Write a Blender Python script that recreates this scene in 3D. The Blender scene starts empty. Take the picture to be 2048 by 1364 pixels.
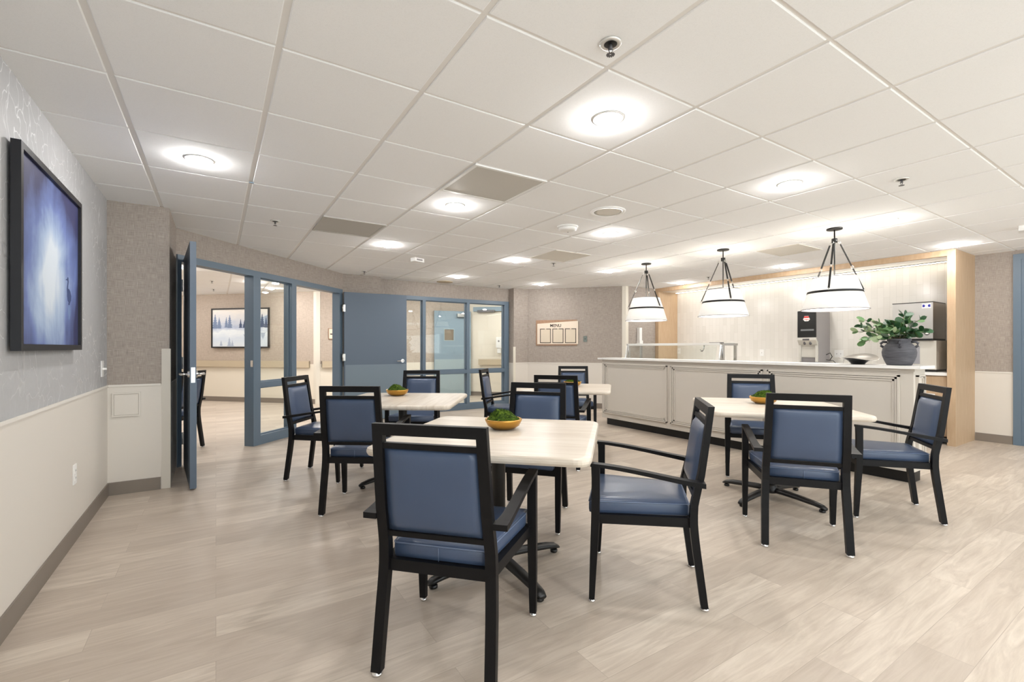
import bpy, bmesh, math, random
from math import sin, cos, pi, radians as R, atan2, hypot
from mathutils import Vector, Matrix
random.seed(7)
scene = bpy.context.scene
COL = scene.collection
CZ = 2.433          # ceiling height
CH = 1.22           # eye height

# ------------------------------------------------------------------ materials
def lin(c):
    return tuple(((v/255)/12.92 if v/255 <= .04045 else ((v/255+.055)/1.055)**2.4) for v in c) + (1.0,)
MATS = {}
def mat(name, rgb, rough=.5, metal=0.0, spec=.5, emit=0.0, ecol=None):
    m = bpy.data.materials.new(name); m.use_nodes = True
    b = m.node_tree.nodes['Principled BSDF']
    b.inputs['Base Color'].default_value = lin(rgb)
    b.inputs['Roughness'].default_value = rough
    b.inputs['Metallic'].default_value = metal
    b.inputs['Specular IOR Level'].default_value = spec
    if emit:
        b.inputs['Emission Color'].default_value = lin(ecol or rgb)
        b.inputs['Emission Strength'].default_value = emit
    MATS[name] = m
    return m
class NT:
    def __init__(s, m):
        s.t = m.node_tree; s.b = s.t.nodes['Principled BSDF']
    def n(s, typ, **kw):
        x = s.t.nodes.new(typ)
        for k, v in kw.items():
            if k in ('i',):
                for kk, vv in v.items(): x.inputs[kk].default_value = vv
            else: setattr(x, k, v)
        return x
    def l(s, a, b): s.t.links.new(a, b)
    def coord(s, scale=(1,1,1), rot=(0,0,0)):
        tc = s.n('ShaderNodeTexCoord'); mp = s.n('ShaderNodeMapping')
        mp.inputs['Scale'].default_value = scale; mp.inputs['Rotation'].default_value = rot
        s.l(tc.outputs['Object'], mp.inputs['Vector']); return mp.outputs['Vector']
    def noise(s, vec, scale=1, detail=2, rough=.5, dist=0):
        x = s.n('ShaderNodeTexNoise'); x.inputs['Scale'].default_value = scale
        x.inputs['Detail'].default_value = detail; x.inputs['Roughness'].default_value = rough
        x.inputs['Distortion'].default_value = dist
        s.l(vec, x.inputs['Vector']); return x.outputs['Fac']
    def ramp(s, fac, stops):
        x = s.n('ShaderNodeValToRGB'); e = x.color_ramp.elements
        while len(e) < len(stops): e.new(.5)
        for i, (p, c) in enumerate(stops):
            e[i].position = p; e[i].color = lin(c) if len(c) == 3 else c
        s.l(fac, x.inputs['Fac']); return x.outputs['Color']
    def mix(s, fac, a, b, mode='MIX'):
        x = s.n('ShaderNodeMix', data_type='RGBA', blend_type=mode)
        for sock, v in ((x.inputs[0], fac), (x.inputs[6], a), (x.inputs[7], b)):
            if hasattr(v, 'is_linked'): s.l(v, sock)
            elif isinstance(v, (int, float)): sock.default_value = v
            else: sock.default_value = lin(v) if len(v) == 3 else v
        return x.outputs[2]
    def math(s, op, a, b=0.0):
        x = s.n('ShaderNodeMath', operation=op)
        for sock, v in ((x.inputs[0], a), (x.inputs[1], b)):
            if hasattr(v, 'is_linked'): s.l(v, sock)
            else: sock.default_value = v
        return x.outputs[0]
    def color(s, c): s.l(c, s.b.inputs['Base Color'])
    def bump(s, h, strength=.2, dist=.002):
        x = s.n('ShaderNodeBump'); x.inputs['Strength'].default_value = strength; x.inputs['Distance'].default_value = dist
        s.l(h, x.inputs['Height']); s.l(x.outputs['Normal'], s.b.inputs['Normal'])

m = mat('floor_plank', (205,194,180), .42, spec=.4); t = NT(m)
v = t.coord()
br = t.n('ShaderNodeTexBrick', offset=.37, offset_frequency=2, squash=1.0)
br.inputs['Color1'].default_value = (0,0,0,1); br.inputs['Color2'].default_value = (1,1,1,1); br.inputs['Mortar'].default_value = (.35,.35,.35,1)
br.inputs['Scale'].default_value = 1; br.inputs['Mortar Size'].default_value = .0012; br.inputs['Brick Width'].default_value = 1.22; br.inputs['Row Height'].default_value = .178
t.l(v, br.inputs['Vector'])
tint = t.ramp(br.outputs['Color'], [(0,(184,172,159)), (.5,(199,187,173)), (1,(212,201,187))])
off = t.n('ShaderNodeVectorMath', operation='SCALE'); off.inputs[3].default_value = 9.0; t.l(br.outputs['Color'], off.inputs[0])
add = t.n('ShaderNodeVectorMath', operation='ADD'); t.l(v, add.inputs[0]); t.l(off.outputs[0], add.inputs[1])
mp = t.n('ShaderNodeMapping'); mp.inputs['Scale'].default_value = (1.6, 14, 1); t.l(add.outputs[0], mp.inputs['Vector'])
g1 = t.noise(mp.outputs[0], 1.5, 6, .62, 1.2)
mp2 = t.n('ShaderNodeMapping'); mp2.inputs['Scale'].default_value = (5, 90, 1); t.l(add.outputs[0], mp2.inputs['Vector'])
g2 = t.noise(mp2.outputs[0], 1.5, 4, .6, .4)
c = t.mix(t.ramp(g1, [(.34,(0,0,0)), (.66,(255,255,255))]), (168,154,140), tint)
c = t.mix(.7, tint, c)
c = t.mix(t.ramp(g2, [(.38,(70,70,70)), (.6,(0,0,0))]), c, (140,127,114))
c = t.mix(t.math('MULTIPLY', br.outputs['Fac'], .35), c, (128,116,105))
t.color(c); t.bump(g2, .08, .001)

def fabric(name, a, b, c3):
    m = mat(name, a, .85, spec=.2); t = NT(m)
    h = t.noise(t.coord((14,14,330)), 1, 3, .6); w = t.noise(t.coord((330,330,14)), 1, 3, .6)
    l = t.noise(t.coord((6,6,6)), 1, 3, .6)
    s_ = t.math('ADD', h, w)
    cc = t.ramp(t.math('MULTIPLY', s_, .5), [(.36, b), (.5, a), (.64, c3)])
    cc = t.mix(t.ramp(l, [(.35,(60,60,60)), (.65,(0,0,0))]), cc, b)
    t.color(cc); t.bump(s_, .25, .001)
fabric('linen_wallcovering', (163,154,146), (139,130,124), (184,175,167))
fabric('linen_corridor', (184,171,158), (163,151,140), (199,187,174))

m = mat('branch_wallpaper', (184,187,190), .5, spec=.4); t = NT(m)
v = t.coord((1,1,1)); nz = t.n('ShaderNodeTexNoise'); nz.inputs['Scale'].default_value = 5; nz.inputs['Detail'].default_value = 3
t.l(v, nz.inputs['Vector'])
mv = t.n('ShaderNodeVectorMath', operation='SCALE'); mv.inputs[3].default_value = .28; t.l(nz.outputs['Color'], mv.inputs[0])
av = t.n('ShaderNodeVectorMath', operation='ADD'); t.l(v, av.inputs[0]); t.l(mv.outputs[0], av.inputs[1])
mp = t.n('ShaderNodeMapping'); mp.inputs['Scale'].default_value = (1,11,7); t.l(av.outputs[0], mp.inputs['Vector'])
vo = t.n('ShaderNodeTexVoronoi', feature='DISTANCE_TO_EDGE'); vo.inputs['Scale'].default_value = 1.0; t.l(mp.outputs[0], vo.inputs['Vector'])
line = t.ramp(vo.outputs['Distance'], [(.0,(255,255,255)), (.03,(0,0,0))])
keep = t.ramp(t.noise(v, 3.2, 2), [(.40,(0,0,0)), (.52,(255,255,255))])
fl = t.math('MULTIPLY', line, keep)
t.color(t.mix(fl, t.mix(t.noise(v, 40, 3), (170,171,173), (181,182,184)), (222,223,224)))
t.l(t.math('MULTIPLY', fl, .7), t.b.inputs['Metallic']); t.l(t.math('SUBTRACT', .55, t.math('MULTIPLY', fl, .25)), t.b.inputs['Roughness'])

mat('wainscot', (216,211,203), .55)
mat('wainscot_cap', (224,220,213), .5)
mat('corridor_lower', (226,219,205), .6)
mat('vinyl_base', (128,119,110), .5)
m = mat('ceiling_tile', (238,236,232), .9, spec=.1); t = NT(m)
nn = t.noise(t.coord((1,1,1)), 260, 2, .7)
t.color(t.ramp(nn, [(.3,(243,244,245)), (.5,(248,249,250)), (1,(250,251,252))]))
mat('ceiling_grid', (236,234,231), .6)
mat('blue_paint', (96,114,131), .42)
mat('blue_door', (89,104,121), .45)
mat('kick_plate', (113,129,142), .4)
mat('corridor_blue', (130,151,165), .5); mat('dim_pane', (128,114,96), .3); mat('satin_steel', (228,228,225), .35, .7)
mat('corridor_blue_pale', (156,173,179), .5)
mat('guard', (205,200,190), .5)
mat('guard_pale', (221,216,204), .5)
mat('handrail_beige', (190,176,152), .5)
def wood(name, a, b, sc=(9,9,1.2)):
    m = mat(name, a, .5); t = NT(m)
    g = t.noise(t.coord(sc), 3, 6, .65, .5); g2 = t.noise(t.coord((sc[0]*9, sc[1]*9, sc[2]*2)), 3, 3, .6)
    c = t.mix(t.ramp(g, [(.35,(0,0,0)), (.65,(255,255,255))]), a, b)
    t.color(t.mix(t.ramp(g2, [(.4,(60,60,60)), (.6,(0,0,0))]), c, tuple(int(x*.86) for x in a)))
wood('oak_veneer', (184,156,125), (194,168,138))
wood('sign_wood', (150,118,94), (170,136,110), (30,30,3))
m = mat('table_laminate', (208,198,183), .32, spec=.45); t = NT(m)
g = t.noise(t.coord((1.2,17,6)), 1.4, 5, .6, .6); g2 = t.noise(t.coord((3,110,30)), 1.4, 3, .6)
c = t.ramp(g, [(.3,(190,177,161)), (.5,(210,200,186)), (.7,(220,212,200))])
t.color(t.mix(t.ramp(g2, [(.4,(80,80,80)), (.6,(0,0,0))]), c, (182,170,155)))
m = mat('chair_frame', (14,14,17), .45, spec=.22); t = NT(m)
g = t.noise(t.coord((60,60,6)), 2, 4, .6); t.color(t.mix(g, (9,9,11), (18,18,21))); t.bump(g, .15, .0006)
m = mat('blue_vinyl', (80,94,121), .33, spec=.55); t = NT(m)
g = t.noise(t.coord((1,1,1)), 420, 3, .6); t.bump(g, .12, .0006)
t.color(t.mix(t.noise(t.coord((1,1,1)), 5, 2), (60,75,101), (67,83,110)))
mat('blue_piping', (100,114,140), .35)
mat('chrome', (226,226,226), .2, 1.0)
mat('brushed_steel', (192,190,186), .3, 1.0)
mat('black_metal', (15,15,16), .4)
mat('black_plastic', (17,17,18), .3)
mat('dark_grey_plastic', (88,86,88), .45)
mat('grey_panel', (146,142,142), .45)
mat('pale_plastic', (205,202,194), .4)
mat('white_plastic', (236,236,234), .4)
mat('counter_paint', (202,196,187), .45)
mat('counter_paint_end', (176,178,180), .45)
mat('quartz', (236,235,233), .22)
mat('toe_kick', (10,10,11), .5)
m = mat('glazed_tile', (226,223,216), .14); t = NT(m)
br = t.n('ShaderNodeTexBrick', offset=.5); br.inputs['Scale'].default_value = 1; br.inputs['Mortar Size'].default_value = .0016
br.inputs['Brick Width'].default_value = .3; br.inputs['Row Height'].default_value = .075
br.inputs['Color1'].default_value = lin((224,221,214)); br.inputs['Color2'].default_value = lin((231,228,222)); br.inputs['Mortar'].default_value = lin((214,210,203))
tc = t.n('ShaderNodeTexCoord'); sp = t.n('ShaderNodeSeparateXYZ'); cb = t.n('ShaderNodeCombineXYZ')
t.l(tc.outputs['Object'], sp.inputs[0]); t.l(sp.outputs['Z'], cb.inputs['X']); t.l(sp.outputs['Y'], cb.inputs['Y']); t.l(cb.outputs[0], br.inputs['Vector'])
t.color(br.outputs['Color']); t.bump(br.outputs['Fac'], -.15, .001)
mat('gold', (196,150,74), .3, 1.0)
m = mat('moss', (58,84,24), .95, spec=.1); t = NT(m)
t.color(t.ramp(t.noise(t.coord((1,1,1)), 60, 3, .7), [(.35,(28,42,12)), (.5,(54,76,22)), (.7,(94,112,36))]))
m = mat('stoneware', (88,88,94), .75); t = NT(m)
t.color(t.ramp(t.noise(t.coord((8,8,120)), 1, 4, .6), [(.35,(62,62,69)), (.65,(92,92,98))])); t.bump(t.noise(t.coord((8,8,160)), 1, 3), .3, .002)
mat('black_glaze', (16,16,18), .15)
mat('leaf_dark', (46,84,52), .5); mat('leaf_mid', (84,122,70), .5); mat('leaf_pale', (168,186,146), .55)
mat('twig', (96,74,56), .7)
mat('shade_fabric', (248,246,242), .8, emit=.22, ecol=(255,252,246))
mat('shade_glow', (255,252,246), .8, emit=4.2, ecol=(255,249,240))
mat('lamp_lens', (255,255,255), .4, emit=205.0, ecol=(255,252,249))
mat('led_strip', (255,250,240), .5, emit=6.0, ecol=(255,246,230))
mat('vent_grey', (190,187,180), .6)
m = mat('vent_mesh', (176,173,166), .6); t = NT(m)
ck = t.n('ShaderNodeTexVoronoi', feature='F1'); ck.inputs['Scale'].default_value = 95; ck.inputs['Randomness'].default_value = 0; t.l(t.coord(), ck.inputs['Vector'])
t.color(t.ramp(ck.outputs['Distance'], [(.3,(112,109,103)), (.42,(203,200,193))]))
mat('vent_pale', (222,218,209), .6)
mat('sign_cream', (228,214,196), .5)
mat('sign_ink', (54,42,38), .6)
mat('sign_sheet', (214,201,181), .4)
mat('plate_steel', (118,128,124), .4, .6)
mat('frame_black', (22,23,29), .35)
mat('logo_red', (196,48,40), .4); mat('logo_white', (244,240,236), .4); mat('logo_blue', (36,40,150), .4)
mat('screen_text', (120,122,124), .4)
mat('grey_label', (150,150,156), .4)
mat('bird', (52,68,112), .6); mat('bird_reflection', (108,130,172), .6)
mat('tree_far', (120,138,170), .6); mat('tree_near', (62,80,112), .6); mat('tree_mist', (168,182,204), .6)
m = mat('heron_sky', (130,150,190), .45); t = NT(m)
tc = t.n('ShaderNodeTexCoord'); sp = t.n('ShaderNodeSeparateXYZ'); t.l(tc.outputs['Object'], sp.inputs[0])
st = t.noise(t.coord((5,5,1.1)), 1.2, 5, .6, .8); cl = t.noise(t.coord((2.4,2.4,2.2)), 1.3, 4, .55, .5)
dx = t.math('MULTIPLY', t.math('SUBTRACT', sp.outputs['X'], -.04), 1.7); dz = t.math('MULTIPLY', t.math('SUBTRACT', sp.outputs['Z'], .40), 1.55)
d = t.math('SQRT', t.math('ADD', t.math('MULTIPLY', dx, dx), t.math('MULTIPLY', dz, dz)))
d = t.math('ADD', d, t.math('MULTIPLY', t.math('SUBTRACT', st, .5), .5)); d = t.math('ADD', d, t.math('MULTIPLY', t.math('SUBTRACT', cl, .5), .8))
d = t.math('ADD', d, t.math('MULTIPLY', t.math('MAXIMUM', t.math('SUBTRACT', sp.outputs['Z'], .55), 0.0), .5))
t.color(t.ramp(d, [(.16,(204,214,224)), (.4,(158,178,206)), (.66,(98,116,170)), (.98,(46,50,92))]))
m = mat('misty_lake', (200,208,220), .45); t = NT(m)
tc = t.n('ShaderNodeTexCoord'); sp = t.n('ShaderNodeSeparateXYZ'); t.l(tc.outputs['Object'], sp.inputs[0])
cl = t.noise(t.coord((2,2,5)), 1.4, 4, .6)
d = t.math('ADD', sp.outputs['Z'], t.math('MULTIPLY', t.math('SUBTRACT', cl, .5), .35))
t.color(t.ramp(d, [(.0,(222,230,236)), (.2,(208,220,234)), (.36,(228,236,242)), (.46,(176,190,214)), (.6,(206,212,222)), (.85,(236,232,226))]))
# thin clear glazing: transmits straight through and mirrors by its Fresnel share
m = bpy.data.materials.new('clear_glass'); m.use_nodes = True; MATS['clear_glass'] = m
nt = m.node_tree; nt.nodes.clear()
o = nt.nodes.new('ShaderNodeOutputMaterial'); mx = nt.nodes.new('ShaderNodeMixShader'); tr = nt.nodes.new('ShaderNodeBsdfTransparent')
gl = nt.nodes.new('ShaderNodeBsdfGlossy'); lw = nt.nodes.new('ShaderNodeLayerWeight'); pw = nt.nodes.new('ShaderNodeMath'); fr = nt.nodes.new('ShaderNodeMath')
tr.inputs[0].default_value = (.95,.97,.96,1); gl.inputs['Roughness'].default_value = .01; pw.operation = 'POWER'; pw.inputs[1].default_value = 5; fr.operation = 'MULTIPLY_ADD'; fr.inputs[1].default_value = .96; fr.inputs[2].default_value = .04; nt.links.new(lw.outputs['Facing'], pw.inputs[0]); nt.links.new(pw.outputs[0], fr.inputs[0])
nt.links.new(fr.outputs[0], mx.inputs[0]); nt.links.new(tr.outputs[0], mx.inputs[1]); nt.links.new(gl.outputs[0], mx.inputs[2]); nt.links.new(mx.outputs[0], o.inputs[0])

# ------------------------------------------------------------------ mesh building
class MB:
    def __init__(s): s.bm = bmesh.new()
    def poly(s, pts, mi=0):
        f = s.bm.faces.new([s.bm.verts.new(p) for p in pts]); f.material_index = mi; return s
    def box(s, x0, x1, y0, y1, z0, z1, mi=0, bev=0, seg=2):
        return s.loft([[(x0,y0,z0),(x1,y0,z0),(x1,y1,z0),(x0,y1,z0)], [(x0,y0,z1),(x1,y0,z1),(x1,y1,z1),(x0,y1,z1)]], mi, bev, seg)
    def loft(s, loops, mi=0, bev=0, seg=2, cap=True, smooth=False):
        L = [[s.bm.verts.new(p) for p in lp] for lp in loops]; n = len(L[0]); fs = []
        for a, b in zip(L, L[1:]):
            for i in range(n):
                fs.append(s.bm.faces.new((a[i], a[(i+1)%n], b[(i+1)%n], b[i])))
        if cap:
            fs.append(s.bm.faces.new(list(reversed(L[0])))); fs.append(s.bm.faces.new(L[-1]))
        for f in fs: f.material_index = mi; f.smooth = smooth
        if bev:
            es = list({e for f in fs for e in f.edges if len(e.link_faces) == 2 and e.calc_face_angle(0) > .5})
            r = bmesh.ops.bevel(s.bm, geom=es, offset=bev, segments=seg, profile=.5, affect='EDGES', clamp_overlap=True)
            for f in r['faces']: f.material_index = mi
        return s
    def prism(s, pts, z0, z1, mi=0, bev=0, seg=2):
        return s.loft([[(x,y,z0) for x,y in pts], [(x,y,z1) for x,y in pts]], mi, bev, seg)
    def lathe(s, prof, c=(0,0,0), n=24, mi=0, smooth=True, cap=True):
        return s.loft([[(c[0]+r*cos(2*pi*i/n), c[1]+r*sin(2*pi*i/n), c[2]+z) for i in range(n)] for r, z in prof], mi, cap=cap, smooth=smooth)
    def tube(s, pts, r, n=8, mi=0, smooth=True):
        pts = [Vector(p) for p in pts]; loops = []; up = Vector((0,0,1))
        for i, p in enumerate(pts):
            d = (pts[min(i+1,len(pts)-1)] - pts[max(i-1,0)]).normalized()
            a = d.cross(up if abs(d.z) < .95 else Vector((1,0,0))).normalized(); b = a.cross(d).normalized()
            rr = r[i] if isinstance(r, (list, tuple)) else r
            loops.append([tuple(p + a*rr*cos(2*pi*k/n) + b*rr*sin(2*pi*k/n)) for k in range(n)])
        return s.loft(loops, mi, smooth=smooth)
    def bar(s, p, q, w, h, mi=0, bev=0):
        p, q = Vector(p), Vector(q); d = (q-p).normalized(); up = Vector((0,0,1))
        a = d.cross(up if abs(d.z) < .95 else Vector((0,1,0))).normalized(); b = a.cross(d).normalized()
        f = lambda o: [tuple(o + a*w/2*i + b*h/2*j) for i, j in ((-1,-1),(1,-1),(1,1),(-1,1))]
        return s.loft([f(p), f(q)], mi, bev)
    def ring(s, c, ax, R_, r, n=14, k=6, mi=0):
        c = Vector(c); ax = Vector(ax).normalized(); a = ax.orthogonal().normalized(); b = ax.cross(a)
        V = [[s.bm.verts.new(c + (a*cos(2*pi*i/n)+b*sin(2*pi*i/n))*(R_+r*cos(2*pi*j/k)) + ax*r*sin(2*pi*j/k)) for j in range(k)] for i in range(n)]
        for i in range(n):
            for j in range(k):
                f = s.bm.faces.new((V[i][j], V[(i+1)%n][j], V[(i+1)%n][(j+1)%k], V[i][(j+1)%k])); f.material_index = mi; f.smooth = True
        return s
    def build(s, name, mats, parent=None):
        bmesh.ops.recalc_face_normals(s.bm, faces=s.bm.faces)
        me = bpy.data.meshes.new(name); s.bm.to_mesh(me); s.bm.free()
        for mm in ([mats] if isinstance(mats, str) else mats): me.materials.append(MATS[mm])
        ob = bpy.data.objects.new(name, me); COL.objects.link(ob); ob.parent = parent
        return ob
def tag(o, label, cat, group=None, kind=None):
    o['label'] = label; o['category'] = cat
    if group: o['group'] = group
    if kind: o['kind'] = kind
    return o
def thing(name, label, cat, loc=(0,0,0), rz=0.0, group=None, kind=None):
    o = bpy.data.objects.new(name, None); COL.objects.link(o); o.empty_display_size = .1
    o.location = loc; o.rotation_euler = (0,0,rz)
    return tag(o, label, cat, group, kind)
def facing(nx, ny): return atan2(nx, -ny)       # z-rotation that turns local -y towards (nx, ny)
def children(o): return [c for c in bpy.data.objects if c.parent is o]
KIDS = {}
def kids(o):
    if o.name not in KIDS: KIDS[o.name] = list(o.children)
    return KIDS[o.name]
def dup(src, loc, rz, label):
    def cp(o, par):
        c = o.copy(); COL.objects.link(c); c.parent = par
        for ch in kids(o): cp(ch, c)
        return c
    r = cp(src, None); r.location = loc; r.rotation_euler = (0,0,rz); r['label'] = label
    return r
def text(s, name, size, loc, rot, m, parent):
    cu = bpy.data.curves.new(name, 'FONT'); cu.body = s; cu.size = size; cu.extrude = .0004; cu.offset = size*.018; cu.align_x = 'CENTER'; cu.align_y = 'CENTER'
    tmp = bpy.data.objects.new(name, cu); me = bpy.data.meshes.new_from_object(tmp); bpy.data.objects.remove(tmp)
    me.materials.clear(); me.materials.append(MATS[m]); o = bpy.data.objects.new(name, me); COL.objects.link(o)
    o.parent = parent; o.location = loc; o.rotation_euler = rot; return o

# ------------------------------------------------------------------ room shell
def wall(name, p, q, n, label, up='linen_wallcovering', low='wainscot', z0=0.0, split=.905, th=.1, z1=CZ+.05):
    """a wall from p to q whose room side faces n; lower panelling below split"""
    p, q, n = Vector(p), Vector(q), Vector(n).normalized()
    f = [p, q, q-n*th, p-n*th]
    b = MB()
    if z0 < split:
        g = [p+n*.004, q+n*.004, q-n*th, p-n*th]
        b.prism([(v.x, v.y) for v in g], z0, split, 1)
    b.prism([(v.x, v.y) for v in f], max(split, z0), z1, 0)
    o = b.build(name, [up, low]); tag(o, label, 'wall', kind='structure')
    return o
def along(p, q, n, off, z0, z1, name, m, label, cat, kind='structure', bev=.002):
    p, q, n = Vector(p), Vector(q), Vector(n).normalized()
    f = [p+n*.003, q+n*.003, q+n*off, p+n*off]
    o = MB().prism([(v.x, v.y) for v in f], z0, z1, 0, bev).build(name, m)
    return tag(o, label, cat, kind=kind)

o = MB().box(-4.2, 9.4, -2.75, 15.4, -.06, 0).build('floor', 'floor_plank'); tag(o, 'pale greige wood plank floor running through the dining room', 'floor', kind='structure')
b = MB(); b.box(-4.2, 9.4, -2.75, 15.4, CZ+.006, CZ+.06, 1)
gx, gy, gp = -1.004, 2.080, .6096
for i in range(-6, 18):
    for j in range(-14, 23):
        x0, y0 = gx+i*gp, gy+j*gp; a0, a1 = .0125, .0075
        if x0 < -4.2 or x0 > 8.7 or y0 < -2.7 or y0 > 14.7: continue
        x1, y1 = x0+gp-a0, y0+gp-a1; x0 += a0; y0 += a1; e = .004
        b.loft([[(x0,y0,CZ+.012),(x1,y0,CZ+.012),(x1,y1,CZ+.012),(x0,y1,CZ+.012)], [(x0,y0,CZ+.003),(x1,y0,CZ+.003),(x1,y1,CZ+.003),(x0,y1,CZ+.003)],
                [(x0+e,y0+e,CZ),(x1-e,y0+e,CZ),(x1-e,y1-e,CZ),(x0+e,y1-e,CZ)]], 0)
tag(b.build('ceiling', ['ceiling_tile', 'ceiling_grid']), 'white suspended ceiling of square tiles in a grid', 'ceiling', kind='structure')

s2 = 2**-.5
XL = -.755
wall('wall_left', (XL,-2.7), (XL,5.0), (1,0), 'grey wall with a silvery branch pattern above cream panelling', up='branch_wallpaper')
wall('wall_left_return', (XL-.1,5.0), (-.345,5.0), (0,-1), 'short woven wall with an access panel between picture wall and door', th=.3)
wall('wall_left_pillar', (-.34,5.003), (-.34,5.8), (1,0), 'narrow pillar side behind the open blue door', th=.2)
DP, DQ = (-.34,5.8), (1.76,7.9)
wall('wall_diagonal', DP, DQ, (s2,-s2), 'woven wall strip above the glazed door frame', z0=2.17, split=0, th=.14)
wall('wall_back_left', (1.74,7.9), (2.38,7.9), (0,-1), 'woven wall behind the wide open blue door', th=.25)
wall('wall_back', (2.36,8.15), (5.16,8.15), (0,-1), 'woven wall strip above the blue framed window', z0=2.17, split=0, th=.14)
wall('wall_back_pillar', (5.14,7.963), (5.14,8.29), (-1,0), 'shallow pillar side beside the blue framed window', th=.1)
wall('wall_back_right', (5.145,7.96), (5.50,7.96), (0,-1), 'narrow woven wall beside the menu wall', th=.1)
MP, MQ = Vector((5.49,7.955)), Vector((6.79,6.465)); Md = (MQ-MP).normalized(); Mn = Vector((-Md.y*-1, Md.x*-1)) if False else Vector((Md.y, -Md.x))
if Mn.dot(Vector((-1,-1))) < 0: Mn = -Mn
wall('wall_menu', MP, MQ, Mn, 'diagonal woven wall with the menu board')
wall('wall_counter_end', (6.79,6.46), (7.66,6.46), (0,-1), 'short woven wall beside the oak niche')
wall('wall_right', (8.43,-2.6), (8.43,1.86), (-1,0), 'woven wall with cream panelling between oak niche and blue door frame')
# window wall added out of view behind the camera for fill daylight
def added_window_wall(name, p, q, n, label, nb):
    p, q, n = Vector(p), Vector(q), Vector(n); L_ = (q-p).length
    t = thing(name, label, 'window', (p.x,p.y,0), facing(n.x,n.y), kind='structure'); b = MB(); w_ = L_/nb
    b.box(0,L_,0,.12,0,.12); b.box(0,L_,0,.12,2.3,CZ)
    for i in range(nb+1): b.box(max(0,i*w_-.03),min(L_,i*w_+.03),0,.12,.12,2.3)
    b.build('window_frame', 'wainscot_cap', t)
    for i in range(nb): MB().box(i*w_+.03,(i+1)*w_-.03,.05,.056,.12,2.3).build('pane', 'clear_glass', t)
added_window_wall('added_window', (8.43,-2.6), (XL-.1,-2.6), (0,1), 'tall unseen window wall added behind the camera for fill daylight', 5)
# corridor beyond the glazing
wall('wall_corridor', (-3.2,15.804), (1.829,10.682), (-s2,-s2), 'corridor wall with a misty lake picture and handrail', up='linen_corridor', low='corridor_lower', split=.86)
wall('wall_corridor_back', (1.829,10.69), (4.75,10.69), (0,-1), 'corridor wall behind the glazing', up='linen_corridor', low='corridor_lower', split=.86)
wall('wall_corridor_door', (4.70,10.70), (5.45,10.50), (-.26,-.97), 'corridor wall above the pale blue door', up='linen_corridor', low='corridor_lower')
wall('wall_corridor_right', (5.42,10.52), (8.4,7.54), (-s2,-s2), 'cream corridor wall with the soap dispenser', up='corridor_lower', low='corridor_lower')
wall('wall_corridor_left', (-3.3,5.8), (-3.3,15.4), (1,0), 'corridor side wall beyond the open door', up='linen_corridor', low='corridor_lower')
wall('wall_corridor_near', (-3.3,5.6), (-.5,5.6), (0,1), 'corridor wall behind the pillar', up='linen_corridor', low='corridor_lower')

# baseboards, panel caps, corner guards
for nm, p, q, n, w in (('left',(XL,-2.59),(XL,5.0),(1,0),'patterned picture wall'), ('return',(XL,5.0),(-.40,5.0),(0,-1),'short wall with the access panel'),
                       ('menu',MP,MQ,Mn,'menu wall'), ('back_right',(5.16,7.96),(5.49,7.96),(0,-1),'narrow wall beside the menu wall'), ('right',(8.43,1.5),(8.43,1.84),(-1,0),'wall between oak niche and door frame'),
                       ('counter_end',(6.82,6.46),(7.64,6.46),(0,-1),'short wall beside the oak niche'), ('corridor',(-3.0,15.6),(1.829,10.682),(-s2,-s2),'corridor picture wall'),
                       ('corridor_back',(1.85,10.69),(4.75,10.69),(0,-1),'corridor back wall'), ('corridor_right',(5.45,10.49),(8.3,7.64),(-s2,-s2),'corridor wall with the soap dispenser')):
    along(p, q, n, .013, 0, .105, 'baseboard_'+nm, 'vinyl_base', 'taupe vinyl baseboard along the '+w, 'baseboard')
k = 1
for p, q, n, w in (((XL,-2.59),(XL,5.0),(1,0),'patterned picture wall'), ((XL,5.0),(-.40,5.0),(0,-1),'short wall with the access panel'), (MP,MQ,Mn,'menu wall'),
                   ((5.16,7.96),(5.49,7.96),(0,-1),'narrow wall beside the menu wall'), ((8.43,1.5),(8.43,1.84),(-1,0),'wall between oak niche and door frame')):
    along(p, q, n, .011, .895, .911, 'trim_%d' % k, 'wainscot_cap', 'slim cream panel cap along the '+w, 'trim'); k += 1
def guard(x, y, z0, z1, m, label, w=.055):
    global k
    o = MB().prism([(x-w,y-.008),(x+.008,y-.008),(x+.008,y+w),(x,y+w),(x,y),(x-w,y)], z0, z1, 0).build('trim_%d' % k, m); k += 1
    tag(o, label, 'corner guard', kind='structure')
guard(-.34, 5.0, 0, 1.21, 'guard', 'grey corner guard beside the open blue door')
guard(5.17, 7.955, 0, 1.235, 'guard_pale', 'short cream corner guard beside the glazed window', .05)
for (p, d1, d2, m, lab) in (((6.79,6.462), -Md, Vector((1,0)), 'guard_pale', 'full height cream corner guard at the end of the menu wall'),
                            ((1.829,10.684), Vector((-s2,s2)), Vector((1,0)), 'guard_pale', 'full height pale corner guard in the corridor')):
    p = Vector(p); a, c2 = p+d1*.07, p+d2*.075; off = (-(d1+d2)).normalized()*.012
    if off.y > 0: off = -off
    o = MB().prism([(a.x,a.y),(p.x,p.y),(c2.x,c2.y),(c2.x+off.x,c2.y+off.y),(p.x+off.x*1.5,p.y+off.y*1.5),(a.x+off.x,a.y+off.y)], 0, CZ-.001, 0).build('trim_%d' % k, m); k += 1
    tag(o, lab, 'corner guard', kind='structure')

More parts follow.
